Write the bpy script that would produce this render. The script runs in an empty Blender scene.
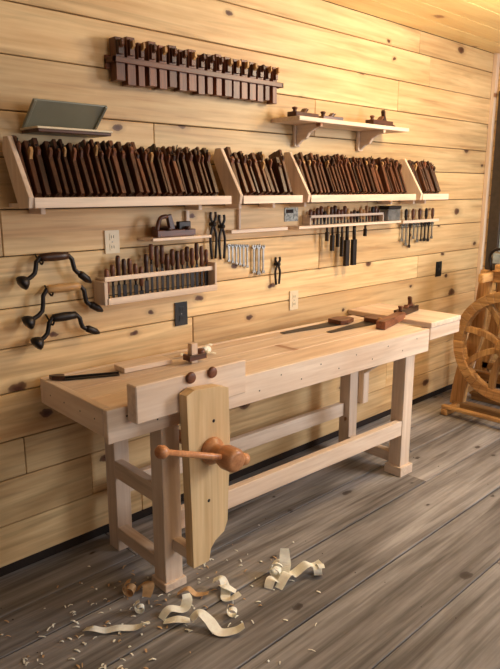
import bpy, bmesh, math, random
from mathutils import Vector, Matrix
random.seed(11)
R=random.random
def U(a,b): return a+(b-a)*random.random()
def lin(c):
    r=[]
    for v in c[:3]:
        v/=255.0
        r.append(v/12.92 if v<=.04045 else ((v+.055)/1.055)**2.4)
    return (r[0],r[1],r[2],1)
# ---------------------------------------------------------------- materials
def nt(name):
    m=bpy.data.materials.new(name);m.use_nodes=True
    t=m.node_tree;return m,t,t.nodes["Principled BSDF"]
def wood(name,light,dark,axis=0,across=(1,2),rough=.6,knots=0.0,var=.25,grain=9.0,stain=0.0,bump=.15,spec=.4,knotcol=(95,50,25),streak=0.0,kfrac=.5,ksize=1.0,warm=1.0):
    m,t,b=nt(name);N=t.nodes;L=t.links
    tc=N.new("ShaderNodeTexCoord");at=N.new("ShaderNodeAttribute");at.attribute_name="rnd"
    sc=N.new("ShaderNodeVectorMath");sc.operation='SCALE';sc.inputs[0].default_value=(17.3,11.1,23.7);L.new(at.outputs["Fac"],sc.inputs["Scale"])
    ad=N.new("ShaderNodeVectorMath");ad.operation='ADD';L.new(tc.outputs["Object"],ad.inputs[0]);L.new(sc.outputs[0],ad.inputs[1])
    mp=N.new("ShaderNodeMapping");s=[grain]*3;s[axis]=grain*.09;mp.inputs["Scale"].default_value=s;L.new(ad.outputs[0],mp.inputs[0])
    n1=N.new("ShaderNodeTexNoise");n1.inputs["Scale"].default_value=1.0;n1.inputs["Detail"].default_value=5;n1.inputs["Distortion"].default_value=1.2;L.new(mp.outputs[0],n1.inputs[0])
    mp2=N.new("ShaderNodeMapping");s=[grain*9]*3;s[axis]=grain*.35;mp2.inputs["Scale"].default_value=s;L.new(ad.outputs[0],mp2.inputs[0])
    n2=N.new("ShaderNodeTexNoise");n2.inputs["Scale"].default_value=1.0;n2.inputs["Detail"].default_value=3;L.new(mp2.outputs[0],n2.inputs[0])
    mx=N.new("ShaderNodeMath");mx.operation='MULTIPLY_ADD';L.new(n2.outputs[0],mx.inputs[0]);mx.inputs[1].default_value=.4
    ml=N.new("ShaderNodeMath");ml.operation='MULTIPLY';L.new(n1.outputs[0],ml.inputs[0]);ml.inputs[1].default_value=.75;L.new(ml.outputs[0],mx.inputs[2])
    cr=N.new("ShaderNodeValToRGB");cr.color_ramp.elements[0].position=.38;cr.color_ramp.elements[1].position=.72
    cr.color_ramp.elements[0].color=lin(dark);cr.color_ramp.elements[1].color=lin(light);L.new(mx.outputs[0],cr.inputs[0])
    col=cr.outputs[0]
    def mul(col,fac_out,p0,p1,c0,c1):
        c=N.new("ShaderNodeValToRGB");c.color_ramp.elements[0].position=p0;c.color_ramp.elements[1].position=p1
        c.color_ramp.elements[0].color=c0;c.color_ramp.elements[1].color=c1;L.new(fac_out,c.inputs[0])
        x=N.new("ShaderNodeMix");x.data_type='RGBA';x.blend_type='MULTIPLY';x.inputs[0].default_value=1;L.new(col,x.inputs[6]);L.new(c.outputs[0],x.inputs[7]);return x.outputs[2]
    W=(1,1,1,1)
    def dk(s): return (1-s,1-s*(1+.1*warm),1-s*(1+.22*warm),1)
    if stain>0:
        ms=N.new("ShaderNodeMapping");s=[2.6]*3;s[axis]=.9;ms.inputs["Scale"].default_value=s;L.new(tc.outputs["Object"],ms.inputs[0])
        n3=N.new("ShaderNodeTexNoise");n3.inputs["Scale"].default_value=1.0;n3.inputs["Detail"].default_value=6;n3.inputs["Roughness"].default_value=.65;L.new(ms.outputs[0],n3.inputs[0])
        col=mul(col,n3.outputs[0],.35,.65,dk(stain),W)
    if streak>0:
        ms=N.new("ShaderNodeMapping");s=[22]*3;s[axis]=1.1;ms.inputs["Scale"].default_value=s;L.new(ad.outputs[0],ms.inputs[0])
        n5=N.new("ShaderNodeTexNoise");n5.inputs["Scale"].default_value=1;n5.inputs["Detail"].default_value=5;n5.inputs["Distortion"].default_value=1.0;L.new(ms.outputs[0],n5.inputs[0])
        col=mul(col,n5.outputs[0],.50,.72,W,dk(streak))
    if knots>0:
        sp=N.new("ShaderNodeSeparateXYZ");L.new(ad.outputs[0],sp.inputs[0])
        cb=N.new("ShaderNodeCombineXYZ");L.new(sp.outputs[axis],cb.inputs[0]);L.new(sp.outputs[across[0] if across[0]!=axis else across[1]],cb.inputs[1])
        n4=N.new("ShaderNodeTexNoise");n4.inputs["Scale"].default_value=20;n4.inputs["Detail"].default_value=4;L.new(cb.outputs[0],n4.inputs[0])
        sv=N.new("ShaderNodeVectorMath");sv.operation='MULTIPLY_ADD';L.new(n4.outputs["Color"],sv.inputs[0]);sv.inputs[1].default_value=(.05,.028,0);L.new(cb.outputs[0],sv.inputs[2])
        mk=N.new("ShaderNodeMapping");mk.inputs["Scale"].default_value=(2.6*knots,4.6*knots,1);L.new(sv.outputs[0],mk.inputs[0])
        vo=N.new("ShaderNodeTexVoronoi");vo.voronoi_dimensions='2D';vo.inputs["Scale"].default_value=1;L.new(mk.outputs[0],vo.inputs[0])
        ss=N.new("ShaderNodeSeparateColor");L.new(vo.outputs["Color"],ss.inputs[0])
        szr=N.new("ShaderNodeMapRange");szr.inputs["To Min"].default_value=2.0/ksize;szr.inputs["To Max"].default_value=.6/ksize;L.new(ss.outputs[1],szr.inputs[0])
        dm=N.new("ShaderNodeMath");dm.operation='MULTIPLY';L.new(vo.outputs["Distance"],dm.inputs[0]);L.new(szr.outputs[0],dm.inputs[1])
        k=N.new("ShaderNodeValToRGB");k.color_ramp.elements[0].position=.02;k.color_ramp.elements[0].color=(1,1,1,1)
        k.color_ramp.elements[1].position=.13;k.color_ramp.elements[1].color=(0,0,0,1)
        e=k.color_ramp.elements.new(.05);e.color=(.85,.85,.85,1)
        e=k.color_ramp.elements.new(.062);e.color=(.25,.25,.25,1)
        L.new(dm.outputs[0],k.inputs[0])
        gt=N.new("ShaderNodeMath");gt.operation='GREATER_THAN';L.new(ss.outputs[0],gt.inputs[0]);gt.inputs[1].default_value=kfrac
        mm=N.new("ShaderNodeMath");mm.operation='MULTIPLY';L.new(k.outputs[0],mm.inputs[0]);L.new(gt.outputs[0],mm.inputs[1])
        m4=N.new("ShaderNodeMix");m4.data_type='RGBA';L.new(mm.outputs[0],m4.inputs[0]);L.new(col,m4.inputs[6]);m4.inputs[7].default_value=lin(knotcol);col=m4.outputs[2]
    mr=N.new("ShaderNodeMapRange");mr.inputs["To Min"].default_value=1-var;mr.inputs["To Max"].default_value=1+var*.6;L.new(at.outputs["Fac"],mr.inputs[0])
    hs=N.new("ShaderNodeHueSaturation");L.new(col,hs.inputs["Color"]);L.new(mr.outputs[0],hs.inputs["Value"])
    L.new(hs.outputs[0],b.inputs["Base Color"])
    b.inputs["Roughness"].default_value=rough;b.inputs["Specular IOR Level"].default_value=spec
    if bump:
        bp=N.new("ShaderNodeBump");bp.inputs["Strength"].default_value=bump;bp.inputs["Distance"].default_value=.004;L.new(mx.outputs[0],bp.inputs["Height"]);L.new(bp.outputs[0],b.inputs["Normal"])
    return m
def plain(name,c,rough=.5,metal=0.0,nscale=30,nvar=.25,spec=.5):
    m,t,b=nt(name);N=t.nodes;L=t.links
    tc=N.new("ShaderNodeTexCoord");n=N.new("ShaderNodeTexNoise");n.inputs["Scale"].default_value=nscale;n.inputs["Detail"].default_value=4;L.new(tc.outputs["Object"],n.inputs[0])
    cr=N.new("ShaderNodeValToRGB");l=lin(c);cr.color_ramp.elements[0].position=.3;cr.color_ramp.elements[1].position=.7
    cr.color_ramp.elements[0].color=tuple(v*(1-nvar) for v in l[:3])+(1,);cr.color_ramp.elements[1].color=tuple(min(1,v*(1+nvar)) for v in l[:3])+(1,)
    L.new(n.outputs[0],cr.inputs[0]);L.new(cr.outputs[0],b.inputs["Base Color"])
    b.inputs["Roughness"].default_value=rough;b.inputs["Metallic"].default_value=metal;b.inputs["Specular IOR Level"].default_value=spec
    return m
M={}
WA=dict(rough=.5,knots=.9,var=.18,grain=6,stain=.2,bump=.12,knotcol=(80,44,26),streak=.32,kfrac=.48,ksize=1.3)
M['wall']=wood("pine_wall_boards",(240,208,156),(206,162,110),0,(2,2),**WA)
M['wall_y']=wood("pine_wall_boards_y",(240,208,156),(206,162,110),1,(2,2),**WA)
M['ceil']=wood("pine_ceiling_boards",(244,214,150),(226,184,116),0,(1,1),.3,knots=.8,var=.1,grain=7,bump=.05,knotcol=(150,100,60),kfrac=.7)
M['floor']=wood("weathered_floor_boards",(184,178,174),(108,100,95),0,(1,1),.62,knots=1.0,var=.24,grain=7,stain=.45,bump=.9,knotcol=(64,55,50),spec=.45,streak=.5,kfrac=.66,ksize=1.0,warm=.35)
for ax,n in enumerate("xyz"):
    M['pine_'+n]=wood("pale_pine_"+n,(244,222,200),(220,190,164),ax,(2,1),.5,knots=.9,var=.12,grain=8,bump=.06,knotcol=(150,98,62),streak=.18,stain=.16,kfrac=.7)
    M['plane_'+n]=wood("old_beech_"+n,(108,64,42),(44,26,17),ax,(1,2),.38,var=.6,grain=14,bump=.05)
    M['red_'+n]=wood("red_brown_beech_"+n,(134,82,56),(74,43,28),ax,(1,2),.4,var=.4,grain=14,bump=.05)
    M['oak_'+n]=wood("machine_wood_"+n,(212,166,108),(146,102,60),ax,(1,2),.45,var=.3,grain=12,bump=.05,streak=.35)
M['chop']=wood("vise_maple",(236,206,160),(212,174,124),2,(1,0),.5,var=.05,grain=10,bump=.05,streak=.14)
M['handle']=wood("turned_orange_wood",(206,146,98),(158,98,62),1,(0,2),.35,var=.2,grain=14,bump=.03)
M['shaving']=plain("wood_shaving",(253,245,228),.7,nscale=60,nvar=.08)
M['shav_b']=plain("brown_shaving",(206,166,120),.7,nscale=60,nvar=.15)
M['iron']=plain("dark_iron",(44,38,36),.42,.6)
M['steel']=plain("worn_steel",(150,148,145),.32,.85)
M['grey']=plain("grey_lid_metal",(136,136,122),.3,.25,nscale=6,nvar=.12)
M['black']=plain("black_plastic",(18,17,18),.35,0,nvar=.05)
M['white']=plain("ivory_plastic",(226,208,176),.4,0,nvar=.03)
M['dark']=plain("dark_gap",(36,23,15),.9)
M['dframe']=plain("dark_frame_paint",(60,50,42),.5)
M['blue']=plain("pale_blue_enamel",(150,166,180),.35,0,nvar=.3)
M['card']=plain("printed_card",(150,150,140),.5,0,nscale=80,nvar=.6)
M['glassy']=plain("window_daylight_glass",(190,205,220),.1,0)
# ---------------------------------------------------------------- builder
class O:
    def __init__(s,name,parent=None,mat=None,bevel=0,segs=1):
        s.name=name;s.bm=bmesh.new();s.l=s.bm.verts.layers.float.new("rnd");s.mats=[];s.M=mat or Matrix();s.par=parent;s.bev=bevel;s.segs=segs
    def mi(s,k):
        if k not in s.mats: s.mats.append(k)
        return s.mats.index(k)
    def fin(s,verts,k,sm=False,r=None,T=None):
        r=R() if r is None else r;i=s.mi(k);T=s.M@T if T else s.M
        fs=set()
        for v in verts:
            v.co=T@v.co;v[s.l]=r
            fs.update(v.link_faces)
        for f in fs: f.material_index=i;f.smooth=sm
    def box(s,lo,hi,k,T=None,r=None):
        c=[(x,y,z) for x in (lo[0],hi[0]) for y in (lo[1],hi[1]) for z in (lo[2],hi[2])]
        v=[s.bm.verts.new(p) for p in c]
        for f in ((0,1,3,2),(4,6,7,5),(0,4,5,1),(2,3,7,6),(0,2,6,4),(1,5,7,3)): s.bm.faces.new([v[i] for i in f])
        s.fin(v,k,False,r,T)
    def beam(s,p,q,w,h,k,up=(0,0,1),r=None):
        p=Vector(p);q=Vector(q);d=(q-p);L=d.length;z=d.normalized();u=Vector(up);x=u.cross(z)
        if x.length<1e-4:x=Vector((1,0,0))
        x.normalize();y=z.cross(x)
        T=Matrix((x,y,z)).transposed().to_4x4();T.translation=p
        s.box((-w/2,-h/2,0),(w/2,h/2,L),k,T,r)
    def prism(s,pts,ax,a,b,k,T=None,r=None,sm=False):
        def mk(p,d):
            q=list(p);q.insert(ax,d);return tuple(q)
        A=[s.bm.verts.new(mk(p,a)) for p in pts];B=[s.bm.verts.new(mk(p,b)) for p in pts];n=len(pts)
        s.bm.faces.new(A);s.bm.faces.new(B[::-1])
        for i in range(n): s.bm.faces.new((A[i],B[i],B[(i+1)%n],A[(i+1)%n]))
        s.fin(A+B,k,sm,r,T)
    def lathe(s,p,q,prof,k,n=14,r=None):
        p=Vector(p);q=Vector(q);d=q-p;z=d.normalized();x=z.orthogonal().normalized();y=z.cross(x);rings=[];al=[]
        for t,rad in prof:
            ring=[s.bm.verts.new(p+d*t+(x*math.cos(2*math.pi*i/n)+y*math.sin(2*math.pi*i/n))*max(rad,1e-4)) for i in range(n)]
            rings.append(ring);al+=ring
        for a,b in zip(rings,rings[1:]):
            for i in range(n): s.bm.faces.new((a[i],a[(i+1)%n],b[(i+1)%n],b[i]))
        s.bm.faces.new(rings[0][::-1]);s.bm.faces.new(rings[-1])
        s.fin(al,k,True,r)
    def cyl(s,p,q,r1,k,r2=None,n=14,r=None): s.lathe(p,q,[(0,r1),(1,r2 if r2 is not None else r1)],k,n,r)
    def tube(s,pts,rad,k,n=8,closed=False,sub=4,r=None):
        P=smooth(pts,sub,closed);N=len(P);rings=[];al=[];u=None
        for i,p in enumerate(P):
            a=P[i-1] if (i>0 or closed) else P[i];b=P[(i+1)%N] if (i<N-1 or closed) else P[i]
            t=(b-a).normalized()
            if u is None:u=t.orthogonal().normalized()
            u=(u-t*u.dot(t)).normalized();w=t.cross(u)
            rr=rad(i/(N-1)) if callable(rad) else rad
            ring=[s.bm.verts.new(p+(u*math.cos(2*math.pi*j/n)+w*math.sin(2*math.pi*j/n))*rr) for j in range(n)]
            rings.append(ring);al+=ring
        m=N if closed else N-1
        for i in range(m):
            a=rings[i];b=rings[(i+1)%N]
            for j in range(n): s.bm.faces.new((a[j],a[(j+1)%n],b[(j+1)%n],b[j]))
        if not closed: s.bm.faces.new(rings[0][::-1]);s.bm.faces.new(rings[-1])
        s.fin(al,k,True,r)
    def band(s,path,w,ax,a,b,k,r=None,sub=5):
        P=smooth([(p[0],p[1],0) for p in path],sub);N=len(P);L1=[];L2=[]
        for i,p in enumerate(P):
            t=(P[min(i+1,N-1)]-P[max(i-1,0)]).normalized();n=Vector((-t.y,t.x,0));f=i/(N-1)
            ww=w(f) if callable(w) else w
            L1.append((p+n*ww/2)[:2]);L2.append((p-n*ww/2)[:2])
        def mk(p,dd):
            q=list(p);q.insert(ax,dd);return tuple(q)
        rows=[[s.bm.verts.new(mk(L1[i],a)),s.bm.verts.new(mk(L2[i],a)),s.bm.verts.new(mk(L2[i],b)),s.bm.verts.new(mk(L1[i],b))] for i in range(N)]
        for q0,q1 in zip(rows,rows[1:]):
            for j in range(4): s.bm.faces.new((q0[j],q0[(j+1)%4],q1[(j+1)%4],q1[j]))
        s.bm.faces.new(rows[0][::-1]);s.bm.faces.new(rows[-1])
        s.fin([v for q in rows for v in q],k,False,r)
    def ribbon(s,pts,w,k,th=.0012,roll=None,sub=8):
        P=smooth(pts,sub);N=len(P);al=[];rows=[]
        for i,p in enumerate(P):
            t=(P[min(i+1,N-1)]-P[max(i-1,0)]).normalized()
            f=i/(N-1);wd=roll(f) if roll else Vector((0,0,1)).cross(t)
            wd=wd-t*wd.dot(t);wd.normalize();nn=t.cross(wd);ww=w*(.7+.3*math.sin(math.pi*f))
            row=[s.bm.verts.new(p+wd*a*ww/2+nn*b*th/2) for a,b in ((-1,-1),(1,-1),(1,1),(-1,1))]
            rows.append(row);al+=row
        for a,b in zip(rows,rows[1:]):
            for j in range(4): s.bm.faces.new((a[j],a[(j+1)%4],b[(j+1)%4],b[j]))
        s.bm.faces.new(rows[0][::-1]);s.bm.faces.new(rows[-1])
        s.fin(al,k,False)
    def done(s):
        bmesh.ops.recalc_face_normals(s.bm,faces=s.bm.faces[:])
        me=bpy.data.meshes.new(s.name);s.bm.to_mesh(me);s.bm.free()
        for k in s.mats: me.materials.append(M[k])
        o=bpy.data.objects.new(s.name,me);bpy.context.collection.objects.link(o)
        if s.par:o.parent=s.par
        if s.bev:
            b=o.modifiers.new("bevel",'BEVEL');b.width=s.bev;b.segments=s.segs;b.limit_method='ANGLE';b.angle_limit=math.radians(50)
        return o
def smooth(pts,sub=4,closed=False):
    P=[Vector(p) for p in pts];n=len(P);out=[]
    if sub<=1: return P
    rng=range(n if closed else n-1)
    for i in rng:
        if closed:a,b,c,d=P[i-1],P[i],P[(i+1)%n],P[(i+2)%n]
        else:a,b,c,d=P[max(i-1,0)],P[i],P[i+1],P[min(i+2,n-1)]
        for j in range(sub):
            t=j/sub
            out.append(.5*((2*b)+(c-a)*t+(2*a-5*b+4*c-d)*t*t+(3*b-a-3*c+d)*t**3))
    if not closed: out.append(P[-1])
    return out
def empty(name,parent=None):
    e=bpy.data.objects.new(name,None);bpy.context.collection.objects.link(e)
    if parent:e.parent=parent
    return e
XR=4.98;CZ=2.60;XL=-1.6;YF=-5.2
# ---------------------------------------------------------------- room
w=O("wall_back",bevel=.003)
w.box((XL,.018,0),(XR+.1,.08,CZ+.05),'dark')
z=.05;hs=[.18,.2,.165,.2,.185,.16,.205,.18,.195,.17,.2,.185,.19,.18,.19];i=0
while z<CZ:
    h=hs[i%len(hs)];i+=1;x=XL-U(0,.8)
    while x<XR:
        L=U(2.2,3.8);x1=min(x+L,XR)
        if XR-x1<.5:x1=XR
        w.box((max(x,XL),U(0,.003),z),(x1-.0025,.02,min(z+h-.004,CZ)),'wall');x=x1
    z+=h
w.done()
w=O("wall_right",bevel=.002)
w.box((XR+.018,YF,0),(XR+.08,0,CZ+.05),'dark')
z=.05
WY0,WY1,WZ0,WZ1=-.14,-1.15,.98,2.25
while z<CZ:
    zt=min(z+.184,CZ)
    if zt<WZ0 or z>WZ1: w.box((XR,YF,z),(XR+.02,-.001,zt),'wall_y')
    else:
        w.box((XR,WY0,z),(XR+.02,-.001,zt),'wall_y');w.box((XR,YF,z),(XR+.02,WY1,zt),'wall_y')
    z+=.188
w.done()
w=O("window_1",bevel=.003)
w.box((XR-.02,WY1-.08,WZ0-.08),(XR+.02,WY1,WZ1+.08),'dframe');w.box((XR-.02,WY0,WZ0-.08),(XR+.02,WY0+.09,WZ1+.08),'dframe')
w.box((XR-.02,WY1,WZ1),(XR+.02,WY0,WZ1+.08),'dframe');w.box((XR-.04,WY1,WZ0-.08),(XR+.02,WY0,WZ0),'dframe')
w.box((XR-.01,(WY0+WY1)/2-.02,WZ0),(XR+.015,(WY0+WY1)/2+.02,WZ1),'dframe');w.box((XR-.01,WY1,1.6),(XR+.015,WY0,1.64),'dframe')
w.box((XR+.004,WY1,WZ0),(XR+.012,WY0,WZ1),'glassy')
w.done()
w=O("ceiling",bevel=.002)
w.box((XL,YF,CZ+.018),(XR+.1,.08,CZ+.06),'dark')
y=0
while y>YF:
    w.box((XL,y-.176,CZ),(XR,y-.002,CZ+.02),'ceil');y-=.178
w.done()
w=O("floor",bevel=.003)
w.box((XL,YF,-.08),(XR+.1,.08,-.02),'dark')
y=.02
widths=[]
while y>YF:
    wd=random.choice([.22,.29,.32,.26]);x=XL-U(0,2)
    while x<XR:
        x1=min(x+U(2.4,4.2),XR)
        if x1>XL: w.box((max(x,XL),y-wd+U(.004,.009),-.03),(x1-.004,y,U(-.0025,0)),'floor')
        x=x1
    widths.append((y,wd));y-=wd
for (yy,wd) in widths:
    for xn in [.85+1.2*k for k in range(4)]:
        for q in (.2,.8):
            dx=U(-.03,.03);w.cyl((xn+dx,yy-wd*q,-.004),(xn+dx,yy-wd*q,.0006),.004,'iron',n=8)
w.done()
t=O("trim_1");t.box((XR-.05,-.03,0.001),(XR-.002,-.001,CZ-.001),'pine_z');t.done()
# ---------------------------------------------------------------- workbench
BM=Matrix.Translation((1.115,-.575,0))@Matrix.Rotation(math.radians(-2.0),4,'Z')
BL=2.02;BD=.53
WB=empty("workbench")
wb=O("bench_frame_and_top",WB,mat=BM,bevel=.004)
ys=[0.028,.17,.31,.43,BD-.01]
for a,b in zip(ys,ys[1:]): wb.box((.03,a+.0015,.80),(BL-.0,b-.0015,.84),'pine_x')
wb.box((0,0,.715),(BL,.03,.842),'pine_x',r=.8)
wb.box((-.001,.03,.735),(.03,BD-.01,.842),'pine_y',r=.5)
wb.box((0,BD-.01,.735),(BL,BD+.015,.842),'pine_x')
wb.box((BL-.03,.03,.73),(BL-.001,BD-.01,.80),'pine_y')
LX=(.245,1.855)
for k,lx in enumerate(LX):
    wb.box((lx,.032,.0),(lx+.085,.115,.80),'pine_z')
    wb.box((lx+.01,BD-.11,.0),(lx+.085,BD-.03,.80),'pine_z')
    if k==0: wb.box((lx+.01,.115,.36),(lx+.05,BD-.11,.44),'pine_y')
    wb.box((lx+.01,.115,.06),(lx+.06,BD-.11,.12),'pine_y')
    wb.box((lx+.01,.115,.70),(lx+.06,BD-.11,.80),'pine_y')
wb.box((LX[1]-.015,.015,0),(LX[1]+.10,.13,.055),'pine_y')
wb.box((LX[0]-.01,.02,0),(LX[0]+.095,.125,.035),'pine_y')
wb.box((LX[0]+.085,.036,.245),(LX[1],.075,.33),'pine_x')
wb.box((LX[0]+.085,BD-.075,.25),(LX[1],BD-.04,.33),'pine_x')
for k in range(15):
    xx=.08+k*.13
    wb.cyl((xx,-.0008,.785+(-.025 if k%2 else .02)),(xx,.004,.785+(-.025 if k%2 else .02)),.0055,'iron',n=8)
for yy in (.09,.2,.33,.45): wb.cyl((-.002,yy,.79),(.003,yy,.79),.005,'iron',n=8)
wb.done()
lv=O("leg_vise",WB,bevel=.004)
lv.prism([(1.372,.866),(1.41,.882),(1.53,.872),(1.578,.855),(1.584,.62),(1.575,.46),(1.567,.30),(1.548,.258),(1.50,.235),(1.478,.21),(1.468,.16),(1.388,.16),(1.384,.4)],1,-.70,-.655,'chop',r=.5)
lv.box((1.40,-.655,.17),(1.44,-.42,.22),'pine_y')
lv.lathe((1.485,-.70,.625),(1.485,-.85,.625),[(0,.052),(.06,.055),(.14,.05),(.2,.034),(.42,.032),(.5,.043),(.6,.047),(.9,.046),(.97,.04),(1,.03)],'handle',20)
lv.cyl((1.485,-.70,.625),(1.485,-.45,.625),.026,'handle')
lv.lathe((1.165,-.80,.745),(1.58,-.80,.59),[(0,.016),(.02,.023),(.06,.024),(.085,.018),(.1,.011),(.5,.012),(.9,.011),(.915,.018),(.94,.025),(.98,.024),(1,.016)],'handle',16)
for p in ((1.5,.74),(1.47,.42)): lv.cyl((p[0],-.701,p[1]),(p[0],-.699,p[1]),.007,'iron',n=10)
lv.done()
wp=O("clamped_beam",bevel=.004)
wp.box((1.19,-.648,.79),(1.72,-.588,.93),'pine_x',r=.9)
for x in (1.43,1.535):
    wp.lathe((x,-.648,.915),(x,-.662,.915),[(0,.02),(.3,.023),(.8,.023),(1,.018)],'red_y',16)
wp.done()
# ---------------------------------------------------------------- side shelf table at right end
st=O("wall_side_table",bevel=.004)
st.box((3.23,-.60,.825),(3.57,-.004,.855),'pine_y',r=.95);st.box((3.23,-.595,.75),(3.57,-.57,.825),'pine_x');st.box((3.545,-.57,.75),(3.57,-.04,.825),'pine_y')
st.beam((3.40,-.50,.80),(3.40,-.03,.42),.04,.06,'pine_y',up=(1,0,0))
st.box((3.37,-.05,.2),(3.43,-.004,.825),'pine_z')
st.done()
# ---------------------------------------------------------------- moulding planes
def mplane(o,x,t,L,h,T,k='plane_z',wed=True):
    r=R();hh=h*.6
    o.box((x,-hh,0),(x+t,0,L),k,T,r)
    o.box((x,-h,.004),(x+t*.55,-hh,L-.004),k,T,r)
    if wed:
        z0=L*U(.56,.66)
        T2=T@Matrix.Translation((x+t*.28,-h*.6,z0))@Matrix.Rotation(math.radians(U(36,50)),4,'X')
        ww=U(.055,.08)
        o.prism([(-.012,0),(.010,0),(.012,ww*.75),(.002,ww),(-.010,ww*.85)],0,-t*.2,t*.2,random.choice(['red_z','oak_z','plane_z','plane_z','red_z']),T2)
        o.box((-t*.12,.011,0),(t*.12,.015,ww*1.1),'iron',T2)
def till(name,x0,x1,wild=0):
    e=empty(name)
    o=O("tray",e,bevel=.002)
    side=[(-.135,1.530),(-.215,1.532),(-.222,1.572),(-.085,1.79),(-.045,1.79),(-.03,1.74)]
    o.prism(side,0,x0,x0+.02,'pine_z',r=.9)
    xe=x1
    o.box((x0+.02,-.218,1.532),(xe,-.002,1.548),'pine_x',r=.7)
    o.box((x0+.02,-.224,1.532),(xe,-.212,1.570),'pine_x',r=.9)
    Tb=Matrix.Translation((0,-.118,1.549))@Matrix.Rotation(math.radians(-24),4,'X')
    o.box((x0+.02,0,0),(x1-.022,.012,.21),'pine_x',Tb)
    for xx in (x0+.1,x1-.1): o.box((xx,-.105,1.505),(xx+.02,-.002,1.532),'pine_y')
    o.done()
    p=O("moulding_planes",e,bevel=.0018)
    x=x0+.024
    while x<x1-.036:
        t=U(.022,.045) if wild else U(.017,.038)
        L=.232*U(.92,1.03)*(U(.78,1.06) if wild else 1)
        ang=-24+U(-1.0,2.0) if not wild else -24+U(-1,3)
        T=Matrix.Translation((0,-.119+U(-.004,0),1.550))@Matrix.Rotation(math.radians(ang),4,'X')
        T=T@Matrix.Translation((x,0,0))@Matrix.Rotation(math.radians(U(-4,4) if wild else U(-1.2,1.2)),4,'Y')@Matrix.Translation((-x,0,0))
        mplane(p,x,t,L,U(.068,.09),T)
        x+=t+U(.001,.007)
    p.done()
    return e
till("moulding_plane_till",1.055,2.035)
till("moulding_plane_till.001",2.09,2.53,wild=1)
till("moulding_plane_till.002",2.575,3.60)
till("moulding_plane_till.003",3.66,4.0)
# upper rack
e=empty("wall_plane_rack")
o=O("rail",e,bevel=.002)
o.box((1.53,-.075,2.105),(2.535,-.062,2.128),'red_x');o.box((1.53,-.014,2.085),(2.535,-.001,2.14),'red_x')
o.box((1.53,-.075,2.105),(1.542,-.001,2.128),'red_y');o.box((2.523,-.075,2.105),(2.535,-.001,2.128),'red_y')
o.done()
o=O("hollow_and_round_planes",e,bevel=.0018)
n=18
for i in range(n):
    x=1.548+i*(.975/n);t=U(.030,.046)
    zb=2.03+U(-.008,.008);zt=2.20+U(-.010,.012)
    r=R()
    o.box((x,-.062,zb),(x+t,-.015,zt),'red_z',r=r)
    o.box((x+.004,-.078,2.137),(x+t*.7,-.062,zt-.012),'plane_z',r=r)
    o.prism([(-.062,2.15),(-.095,2.172),(-.093,2.195),(-.062,2.19)],0,x+t*.2,x+t*.55,random.choice(['plane_z','oak_z']))
o.done()
# grey lidded box on the till
e=empty("open_tool_box")
o=O("box_body",e,bevel=.002)
o.box((1.14,-.155,1.818),(1.46,-.008,1.826),'white')
o.box((1.145,-.15,1.806),(1.455,-.012,1.818),'plane_x')
o.done()
o=O("lid",e,bevel=.002)
T=Matrix.Translation((1.145,-.012,1.826))@Matrix.Rotation(math.radians(50),4,'X')
o.box((0,-.004,0),(.31,.004,.15),'grey',T)
o.box((0,-.010,0),(.012,.0,.15),'grey',T);o.box((.298,-.010,0),(.31,.0,.15),'grey',T)
o.done()
# upper shelf
o=O("bracket_shelf",bevel=.003)
o.box((2.52,-.2,1.938),(3.52,-.001,1.960),'pine_x',r=.9)
for x in (2.70,3.27):
    o.box((x-.015,-.022,1.825),(x+.03,-.001,1.938),'pine_z')
    o.prism([(-.19,1.938),(-.19,1.920),(-.15,1.912),(-.11,1.892),(-.09,1.865),(-.06,1.858),(-.022,1.828),(-.022,1.938)],0,x-.004,x+.018,'pine_y')
o.done()
def bench_plane(name,x,y,z,L,rot=0,w=.06,h=.05,tote=True,k='plane_x',wh=.045):
    T=Matrix.Translation((x,y,z))@Matrix.Rotation(math.radians(rot),4,'Z')
    o=O(name,mat=T,bevel=.003)
    o.box((0,-w/2,0),(L,w/2,h),k)
    Tw=Matrix.Translation((L*.36,0,h*.3))@Matrix.Rotation(math.radians(48),4,'Y')
    o.box((-.008,-w*.28,0),(.004,w*.28,h+wh),'red_z',Tw);o.box((.005,-w*.26,0),(.009,w*.26,h+wh+.01),'iron',Tw)
    if tote:
        o.prism([(L*.62,h),(L*.66,h+.02),(L*.64,h+.045),(L*.62,h+.055),(L*.66,h+.065),(L*.72,h+.055),(L*.73,h+.03),(L*.82,h)],1,-.011,.011,k)
    o.lathe((L*.13,0,h),(L*.13,0,h+.025),[(0,.012),(.4,.009),(.6,.014),(.9,.015),(1,.008)],k,12)
    return o.done()
bench_plane("wooden_smoothing_plane",2.56,-.11,1.96,.2,5,h=.03,tote=False,wh=.03)
bench_plane("wooden_smoothing_plane.001",2.80,-.10,1.96,.15,-8,h=.026,w=.05,tote=False,wh=.025)
bench_plane("wooden_plough_plane",3.22,-.12,1.96,.2,0,h=.035,wh=.035)
o=O("spokeshave",bevel=.002)
o.tube([(3.44,-.1,1.97),(3.47,-.1,1.982),(3.51,-.1,1.974)],.008,'plane_x')
o.box((3.43,-.13,1.96),(3.515,-.07,1.968),'plane_x');o.done()
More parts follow.
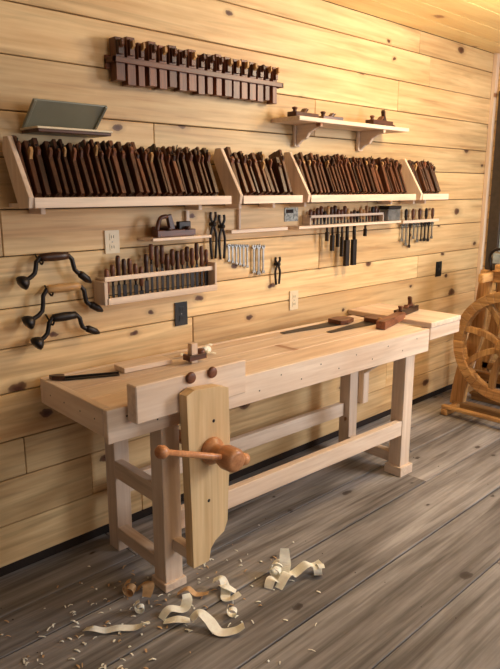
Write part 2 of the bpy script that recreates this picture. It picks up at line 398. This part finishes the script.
# ---------------------------------------------------------------- outlets
def plate(name,x,z,w,h,k,slots='dark'):
    o=O(name,bevel=.003);o.box((x-w/2,-.007,z-h/2),(x+w/2,-.0005,z+h/2),k)
    for dz in (-.022,.022):
        o.box((x-.014,-.009,z+dz-.014),(x+.014,-.007,z+dz+.014),k)
        o.box((x-.007,-.0095,z+dz-.006),(x-.004,-.009,z+dz+.006),slots);o.box((x+.004,-.0095,z+dz-.006),(x+.007,-.009,z+dz+.006),slots)
    o.cyl((x,-.0085,z),(x,-.006,z),.003,'steel',n=8);o.done()
plate("electrical_outlet",1.895,1.005,.075,.115,'black')
plate("electrical_outlet.001",1.525,1.375,.072,.10,'white')
plate("electrical_outlet.002",4.32,1.02,.075,.11,'black')
plate("electrical_outlet.003",2.715,.975,.07,.11,'white')
# ---------------------------------------------------------------- braces
def brace(name,P,k,kg):
    o=O(name);y=-.045
    pts=[(x,y,z) for x,z in P]
    o.tube(pts,.0095,k,sub=3)
    a=Vector(pts[2]);b=Vector(pts[3])
    o.lathe(a,b,[(0,.010),(.04,.016),(.3,.018),(.5,.019),(.7,.018),(.96,.016),(1,.010)],kg,14)
    a=Vector(pts[0]);d=(Vector(pts[0])-Vector(pts[1])).normalized()
    o.lathe(a-d*.012,a+d*.028,[(0,.012),(.25,.022),(.6,.03),(.85,.03),(1,.018)],'iron' if k=='iron' else 'plane_z',16)
    a=Vector(pts[-1]);d=(Vector(pts[-1])-Vector(pts[-2])).normalized()
    o.lathe(a-d*.015,a+d*.055,[(0,.011),(.15,.016),(.7,.015),(1,.006)],k,12)
    m=(Vector(pts[2])+Vector(pts[3]))/2
    o.tube([(m.x-.06,-.001,m.z+.01),(m.x-.06,-.05,m.z-.025),(m.x-.06,-.07,m.z-.012)],.004,'iron')
    o.done()
brace("hand_brace",[(1.10,1.250),(1.140,1.275),(1.165,1.335),(1.29,1.335),(1.315,1.275),(1.345,1.25)],'iron','plane_x')
brace("hand_brace.001",[(1.11,1.09),(1.16,1.12),(1.185,1.205),(1.335,1.205),(1.36,1.135),(1.39,1.115)],'iron','oak_x')
brace("hand_brace.002",[(1.14,1.0),(1.175,1.025),(1.20,1.085),(1.31,1.085),(1.335,1.03),(1.365,1.015)],'iron','iron')
# ---------------------------------------------------------------- tools on racks
def chisel(o,x,y,z,L=.24,hl=.1,k='red_z',up=True,w=.008):
    o.lathe((x,y,z),(x,y,z-hl),[(0,.006),(.06,.010),(.35,.0115),(.6,.009),(.85,.011),(1,.007)],k,10)
    o.cyl((x,y,z-hl),(x,y,z-hl-.02),.005,'iron',n=8)
    o.box((x-w/2,y-.002,z-L),(x+w/2,y+.002,z-hl-.018),'iron')
e=empty("chisel_rack")
o=O("rack",e,bevel=.002)
o.box((1.435,-.095,1.115),(2.05,-.001,1.130),'pine_x',r=.9);o.box((1.435,-.10,1.115),(2.05,-.092,1.145),'pine_x',r=.7)
o.box((1.42,-.095,1.115),(1.438,-.001,1.215),'pine_z');o.box((2.047,-.085,1.115),(2.06,-.001,1.25),'pine_z')
o.box((1.438,-.062,1.218),(2.047,-.001,1.228),'pine_x');o.box((1.438,-.072,1.212),(2.047,-.062,1.233),'pine_x',r=.8)
o.done()
o=O("chisels",e)
n=20
for i in range(n):
    x=1.465+i*.0295
    zt=1.27+ (U(-.01,.05) if i<7 else U(.035,.09))
    chisel(o,x,-.045,zt,zt-1.132,U(.07,.11),random.choice(['red_z','plane_z','plane_z','iron','plane_z']),w=U(.010,.020))
o.done()
o=O("small_tool_shelf",bevel=.002)
o.box((1.66,-.12,1.375),(2.0,-.001,1.388),'pine_x');o.box((1.93,-.018,1.388),(1.95,-.001,1.50),'pine_z');o.done()
o=O("plough_plane",bevel=.003)
o.box((1.70,-.10,1.389),(1.92,-.06,1.42),'plane_x');o.box((1.72,-.05,1.389),(1.90,-.025,1.435),'red_x')
for x in (1.76,1.87): o.cyl((x,-.115,1.425),(x,-.022,1.425),.009,'plane_y')
o.prism([(1.78,1.42),(1.81,1.42),(1.79,1.49),(1.765,1.485)],1,-.09,-.07,'plane_z');o.box((1.83,-.09,1.42),(1.90,-.065,1.455),'iron')
o.tube([(1.71,-.08,1.41),(1.73,-.08,1.47),(1.77,-.08,1.48)],.01,'plane_z');o.done()
def pliers(name,x,zt,L,k='iron'):
    o=O(name);y=-.018
    o.tube([(x-.012,y,zt),(x-.014,y,zt-L*.12),(x+.004,y,zt-L*.28),(x+.022,y,zt-L*.55),(x+.014,y,zt-L)],.0065,k)
    o.tube([(x+.012,y-.006,zt),(x+.014,y-.006,zt-L*.12),(x-.004,y-.006,zt-L*.28),(x-.022,y-.006,zt-L*.55),(x-.014,y-.006,zt-L)],.0065,k)
    o.cyl((x,-.001,zt-L*.26),(x,-.034,zt-L*.26),.011,k,n=12);o.done()
pliers("pincers",2.095,1.49,.23);pliers("pincers.001",2.152,1.475,.22)
pliers("pliers",2.56,1.235,.15)
def wrench(o,x,zt,L,k='steel',w=.011,y=-.012):
    o.box((x-w*.35,y-.003,zt-L+.01),(x+w*.35,y+.003,zt-.01),k)
    for zc,s in ((zt-w*.6,1.15),(zt-L+w*.6,1.0)):
        pts=[(x+w*.85*s*math.cos(a),zc+w*.85*s*math.sin(a)) for a in [math.radians(125+i*290/9) if zc>zt-L/2 else math.radians(-55+i*290/9) for i in range(10)]]
        pts.append((x,zc))
        o.prism(pts,1,y-.004,y+.004,k)
    o.cyl((x,-.0005,zt-w*.6),(x,y-.01,zt-w*.6),.0025,'iron',n=6)
e=empty("wrench_rail")
o=O("rail",e,bevel=.002);o.box((2.20,-.04,1.38),(2.62,-.001,1.398),'pine_x',r=.9);o.box((2.27,-.02,1.398),(2.285,-.001,1.50),'pine_z');o.done()
o=O("wrenches",e)
for i in range(6): wrench(o,2.205+i*.026,1.325-i*.002,.09+.006*i,w=.010)
wrench(o,2.385,1.31,.15,w=.014);wrench(o,2.42,1.31,.16,w=.015);wrench(o,2.455,1.305,.15,w=.013);o.done()
o=O("printed_card");o.box((2.63,-.004,1.425),(2.74,-.0006,1.50),'card');o.box((2.64,-.0045,1.47),(2.70,-.004,1.49),'dark');o.done()
e=empty("file_and_chisel_rack")
o=O("rack",e,bevel=.002)
o.box((2.66,-.085,1.385),(3.66,-.001,1.40),'pine_x',r=.9)
o.box((2.78,-.06,1.44),(3.5,-.05,1.455),'pine_x',r=.3);o.box((2.78,-.06,1.40),(2.79,-.001,1.455),'pine_y');o.box((3.49,-.06,1.40),(3.5,-.001,1.455),'pine_y')
o.done()
o=O("hand_tools",e)
for i in range(22):
    x=2.81+i*.0315
    zt=1.495+U(-.03,.014)
    o.lathe((x,-.035,zt),(x,-.035,zt-.065),[(0,.006),(.08,.011),(.4,.012),(.8,.009),(1,.006)],random.choice(['red_z','oak_z','plane_z','iron','plane_z']),10)
    w_=U(.004,.009);o.box((x-w_,-.037,1.401),(x+w_,-.033,zt-.06),'iron')
o.done()
o=O("hanging_tools",e)
for x,w_,L in ((2.98,.02,.14),(3.03,.012,.12),(3.12,.035,.24),(3.19,.036,.24),(3.07,.01,.18),(2.93,.01,.08),(3.3,.012,.07)):
    o.box((x-w_/2,-.072,1.385-L),(x+w_/2,-.052,1.385-L*.35),'iron');o.cyl((x,-.062,1.386),(x,-.062,1.385-L*.36),.007 if w_<.03 else .011,'iron',n=10)
o.done()
o=O("whetstone_box",bevel=.003)
o.box((3.52,-.08,1.401),(3.655,-.012,1.475),'steel');o.box((3.515,-.085,1.475),(3.66,-.008,1.495),'iron');o.done()
e=empty("hanging_wrench_set")
o=O("peg_rail",e,bevel=.002);o.box((3.74,-.05,1.375),(4.2,-.001,1.395),'pine_x');o.done()
o=O("hung_wrenches",e)
for i in range(9):
    x=3.78+i*.048;L=U(.10,.17);wrench(o,x,1.37,L,random.choice(['steel','iron','steel']),w=U(.012,.018),y=-.018)
for i in range(5):
    x=3.8+i*.085;o.lathe((x,-.03,1.395),(x,-.03,1.47),[(0,.006),(.3,.011),(.8,.012),(1,.006)],random.choice(['iron','red_z']),10)
o.done()
# ---------------------------------------------------------------- things on the bench
TZ=.8425
def saw(name,x,y,rot,L,k='plane_x'):
    o=O(name,bevel=.0008)
    T=Matrix.Translation((x,y,TZ))@Matrix.Rotation(math.radians(rot),4,'Z')
    o.prism([(0,0),(L,-.05),(L,.05),(0,.035)],2,0,.002,'iron',T)
    o.prism([(L-.02,-.05),(L+.03,-.062),(L+.11,-.035),(L+.12,.0),(L+.10,.035),(L+.06,.06),(L-.02,.05)],2,0,.024,k,T);o.done()
saw("hand_saw",2.46,-.17,-3,.42)
saw("hand_saw.001",2.66,-.33,2,.40,'red_x')
o=O("jointer_plane",bevel=.003)
T=Matrix.Translation((2.93,-.49,TZ))@Matrix.Rotation(math.radians(14),4,'Z')
o.box((0,0,0),(.34,.055,.045),'red_x',T)
o.prism([(.11,.055),(.14,.055),(.17,.095),(.15,.10)],2,.012,.034,'oak_x',T)
o.done()
bench_plane("try_plane",3.25,-.36,TZ+.014,.26,10,w=.055,h=.035,k='plane_x',wh=.02)
o=O("tenon_saw",bevel=.0008)
T=Matrix.Translation((1.19,-.14,TZ))@Matrix.Rotation(math.radians(-25),4,'Z')
o.box((0,0,0),(.22,.03,.004),'iron',T);o.box((0,.026,0),(.22,.034,.010),'iron',T)
o.prism([(-.05,.02),(0,.0),(0,.04),(-.03,.05),(-.06,.045)],2,0,.018,'plane_x',T)
o.done()
o=O("pine_offcut",bevel=.002)
T=Matrix.Translation((1.42,-.22,TZ))@Matrix.Rotation(math.radians(-4),4,'Z')
o.box((0,0,0),(.24,.09,.022),'pine_x',T);o.done()
o=O("marking_gauge",bevel=.002)
o.box((1.72,-.30,TZ),(1.755,-.27,TZ+.09),'pine_z');o.box((1.70,-.31,TZ+.015),(1.80,-.26,TZ+.04),'plane_x');o.cyl((1.785,-.285,TZ+.02),(1.785,-.285,TZ+.055),.018,'red_z');o.done()
# shavings
def curl(o,c,ax,n,r0,r1,pitch,w,k='shaving'):
    c=Vector(c);ax=Vector(ax).normalized();e1=Vector((-ax.y,ax.x,0));pts=[]
    N=int(n*8)
    for i in range(N+1):
        th=2*math.pi*i/8;rr=r0+(r1-r0)*i/N
        pts.append(c+ax*pitch*i/8+e1*rr*math.cos(th)+Vector((0,0,1))*(max(r0,r1)+rr*math.sin(th)))
    o.ribbon(pts,w,k,roll=lambda f:ax,sub=3)
def shav(name,fn):
    o=O(name);fn(o);o.done()
def s1(o): o.ribbon([(1.00,-.53,.004),(1.015,-.565,.02),(1.05,-.59,.006),(1.09,-.62,.012),(1.14,-.655,.006),(1.165,-.69,.03),(1.15,-.70,.045)],.035,'shaving')
def s2(o):
    o.ribbon([(1.24,-.68,.004),(1.28,-.68,.028),(1.33,-.70,.012),(1.36,-.69,.03),(1.37,-.67,.045)],.045,'shaving')
    o.ribbon([(1.24,-.70,.004),(1.27,-.74,.02),(1.31,-.77,.01)],.04,'shaving')
def s3(o):
    o.ribbon([(1.30,-.79,.03),(1.33,-.80,.05),(1.345,-.84,.03),(1.35,-.89,.006),(1.39,-.93,.012),(1.42,-.95,.03)],.045,'shaving')
    curl(o,(1.44,-.86,.0),(.6,.5,0),1.2,.015,.022,.02,.025)
def s4(o):
    o.ribbon([(1.52,-.66,.03),(1.54,-.69,.045),(1.535,-.72,.012),(1.50,-.76,.006),(1.51,-.79,.02),(1.54,-.80,.03)],.04,'shaving')
    o.ribbon([(1.55,-.68,.005),(1.53,-.72,.03),(1.555,-.76,.01)],.035,'shaving')
def s5(o):
    o.ribbon([(1.67,-.83,.004),(1.70,-.82,.03),(1.74,-.83,.012),(1.78,-.82,.05),(1.80,-.80,.085),(1.81,-.79,.11)],.05,'shaving')
    o.ribbon([(1.70,-.86,.004),(1.76,-.85,.04),(1.80,-.85,.02),(1.86,-.87,.05),(1.90,-.88,.03),(1.93,-.89,.04)],.05,'shaving')
    curl(o,(1.74,-.80,.0),(.7,.3,0),1.6,.02,.032,.03,.045);curl(o,(1.88,-.90,0),(.5,-.4,0),1.4,.016,.026,.02,.035)
def s6(o):
    o.ribbon([(1.28,-.46,.003),(1.30,-.49,.035),(1.29,-.53,.05),(1.265,-.55,.02)],.05,'shav_b');curl(o,(1.23,-.48,0),(.5,.4,0),1.3,.015,.03,.02,.04,'shav_b')
def s7(o):
    o.ribbon([(1.38,-.60,.004),(1.41,-.63,.03),(1.43,-.66,.008),(1.46,-.70,.02)],.03,'shav_b')
def s8(o):
    curl(o,(1.20,-.60,0),(.4,.6,0),1.3,.012,.022,.02,.025,'shaving')
for f in (s1,s2,s3,s4,s5,s6,s7,s8): shav("wood_shaving" ,f)
o=O("floor_wood_chips")
for i in range(230):
    x=1.2+random.gauss(0,.36);y=-.62+random.gauss(0,.24)
    if x<.5 or y>-.12: continue
    a=U(0,6.28);l=U(.003,.014);d=Vector((math.cos(a),math.sin(a),0))
    p=Vector((x,y,.002));o.ribbon([p-d*l,p+Vector((0,0,U(.001,.005))),p+d*l],U(.003,.008),random.choice(['shaving','shav_b','shaving']),sub=2)
o.done()
o=O("bench_shavings")
for i in range(9):
    x=U(1.74,1.95);y=U(-.24,-.12)
    a=U(0,6.28);d=Vector((math.cos(a),math.sin(a),0));l=U(.01,.03)
    p=Vector((x,y,TZ+.003));o.ribbon([p-d*l,p+Vector((0,0,U(.003,.01))),p+d*l+Vector((0,0,.002))],U(.01,.02),random.choice(['shaving','shaving','shav_b']),sub=4)
curl(o,(1.88,-.20,TZ),(1,.3,0),1.4,.012,.02,.03,.028)
o.done()
# ---------------------------------------------------------------- treadle wheel machine (right)
e=empty("treadle_lathe")
YC=-.70
o=O("frame",e,bevel=.006)
for x in (4.26,4.56):
    for sgn in (1,-1):
        P=[(YC+sgn*.45,.03),(YC+sgn*.42,.28),(YC+sgn*.35,.55),(YC+sgn*.32,.80),(YC+sgn*.30,1.05)]
        o.band(P,lambda f:.11-.03*f,0,x,x+.05,'oak_z')
    o.box((x-.01,YC-.50,0),(x+.06,YC+.48,.06),'oak_y')
    o.box((x,YC-.30,.97),(x+.05,YC+.30,1.05),'oak_y')
    o.box((x,YC-.42,.26),(x+.05,YC+.42,.32),'oak_y')
for y in (YC-.46,YC+.42): o.box((4.31,y,.10),(4.56,y+.04,.16),'oak_x')
for y in (YC-.28,YC+.24): o.box((4.11,y,.98),(4.56,y+.04,1.04),'oak_x')
o.box((4.06,YC-.30,.05),(4.11,YC+.46,.075),'oak_y');o.box((4.06,YC+.41,0),(4.31,YC+.46,.05),'oak_x');o.box((4.06,YC-.3,0),(4.31,YC-.24,.05),'oak_x')
o.done()
o=O("flywheel",e,bevel=.004)
cy,cz,rw=-.64,.55,.385
n=40
f=lambda r,a:(cy+r*math.cos(a),cz+r*math.sin(a))
for i in range(n):
    a0=2*math.pi*i/n;a1=2*math.pi*(i+1)/n
    o.prism([f(rw,a0),f(rw,a1),f(rw-.07,a1),f(rw-.07,a0)],0,4.14,4.21,'oak_y',r=.35+.5*((i//10)%2))
for i in range(8):
    a=2*math.pi*i/8+.25
    p0=f(.03,a);p1=f(.18,a+.16);p2=f(rw-.05,a+.02)
    o.band([p0,p1,p2],.042,0,4.155,4.195,'oak_z')
o.lathe((4.11,cy,cz),(4.24,cy,cz),[(0,.05),(.15,.07),(.5,.075),(.85,.07),(1,.05)],'oak_y',20);o.cyl((4.08,cy,cz),(4.62,cy,cz),.014,'iron')
o.box((4.25,cy-.04,.30),(4.31,cy+.04,.99),'oak_z')
o.done()
o=O("headstock",e,bevel=.004)
o.box((4.22,-.56,1.05),(4.56,-.48,1.10),'oak_x')
o.box((4.26,-.54,1.10),(4.36,-.44,1.17),'blue');o.cyl((4.31,-.60,1.15),(4.31,-.42,1.15),.03,'steel')
o.box((4.39,-.79,1.05),(4.47,-.59,1.14),'red_y');o.cyl((4.43,-.84,1.13),(4.43,-.54,1.13),.02,'iron')
o.tube([(4.26,-.44,1.05),(4.26,-.42,1.15),(4.26,-.47,1.20),(4.26,-.56,1.19)],.010,'iron')
o.done()
# ---------------------------------------------------------------- camera
cd=bpy.data.cameras.new("camera");cd.sensor_fit='VERTICAL';cd.sensor_height=24;cd.lens=24*640/669;cd.clip_start=.02
cam=bpy.data.objects.new("camera",cd);cam.location=(0,-2.452,1.6);cam.rotation_euler=(math.radians(90-12.8),0,math.radians(-44))
bpy.context.collection.objects.link(cam);bpy.context.scene.camera=cam
# ---------------------------------------------------------------- lights
def area(name,loc,tgt,sx,sy,p,c):
    l=bpy.data.lights.new(name,'AREA');l.shape='RECTANGLE';l.size=sx;l.size_y=sy;l.energy=p;l.color=c
    o=bpy.data.objects.new(name,l);o.location=loc;o.rotation_euler=(Vector(tgt)-Vector(loc)).to_track_quat('-Z','Y').to_euler();bpy.context.collection.objects.link(o)
l=bpy.data.lights.new("pendant_bulb",'POINT');l.energy=60;l.color=(1,.83,.57);l.shadow_soft_size=.14
o=bpy.data.objects.new("pendant_bulb",l);o.location=(3.4,-1.25,2.32);bpy.context.collection.objects.link(o)
area("window_daylight_right",(4.8,-3.0,1.7),(2.9,-.7,.4),1.5,1.3,118,(.84,.91,1))
area("window_daylight_behind",(1.8,-5.0,1.9),(2.4,0,1.0),1.6,1.2,38,(1,.95,.91))
wd=bpy.data.worlds.new("room_ambient");bpy.context.scene.world=wd;wd.use_nodes=True
b=wd.node_tree.nodes["Background"];b.inputs[0].default_value=(.9,.9,1,1);b.inputs[1].default_value=.12
bpy.context.scene.view_settings.view_transform='Standard'
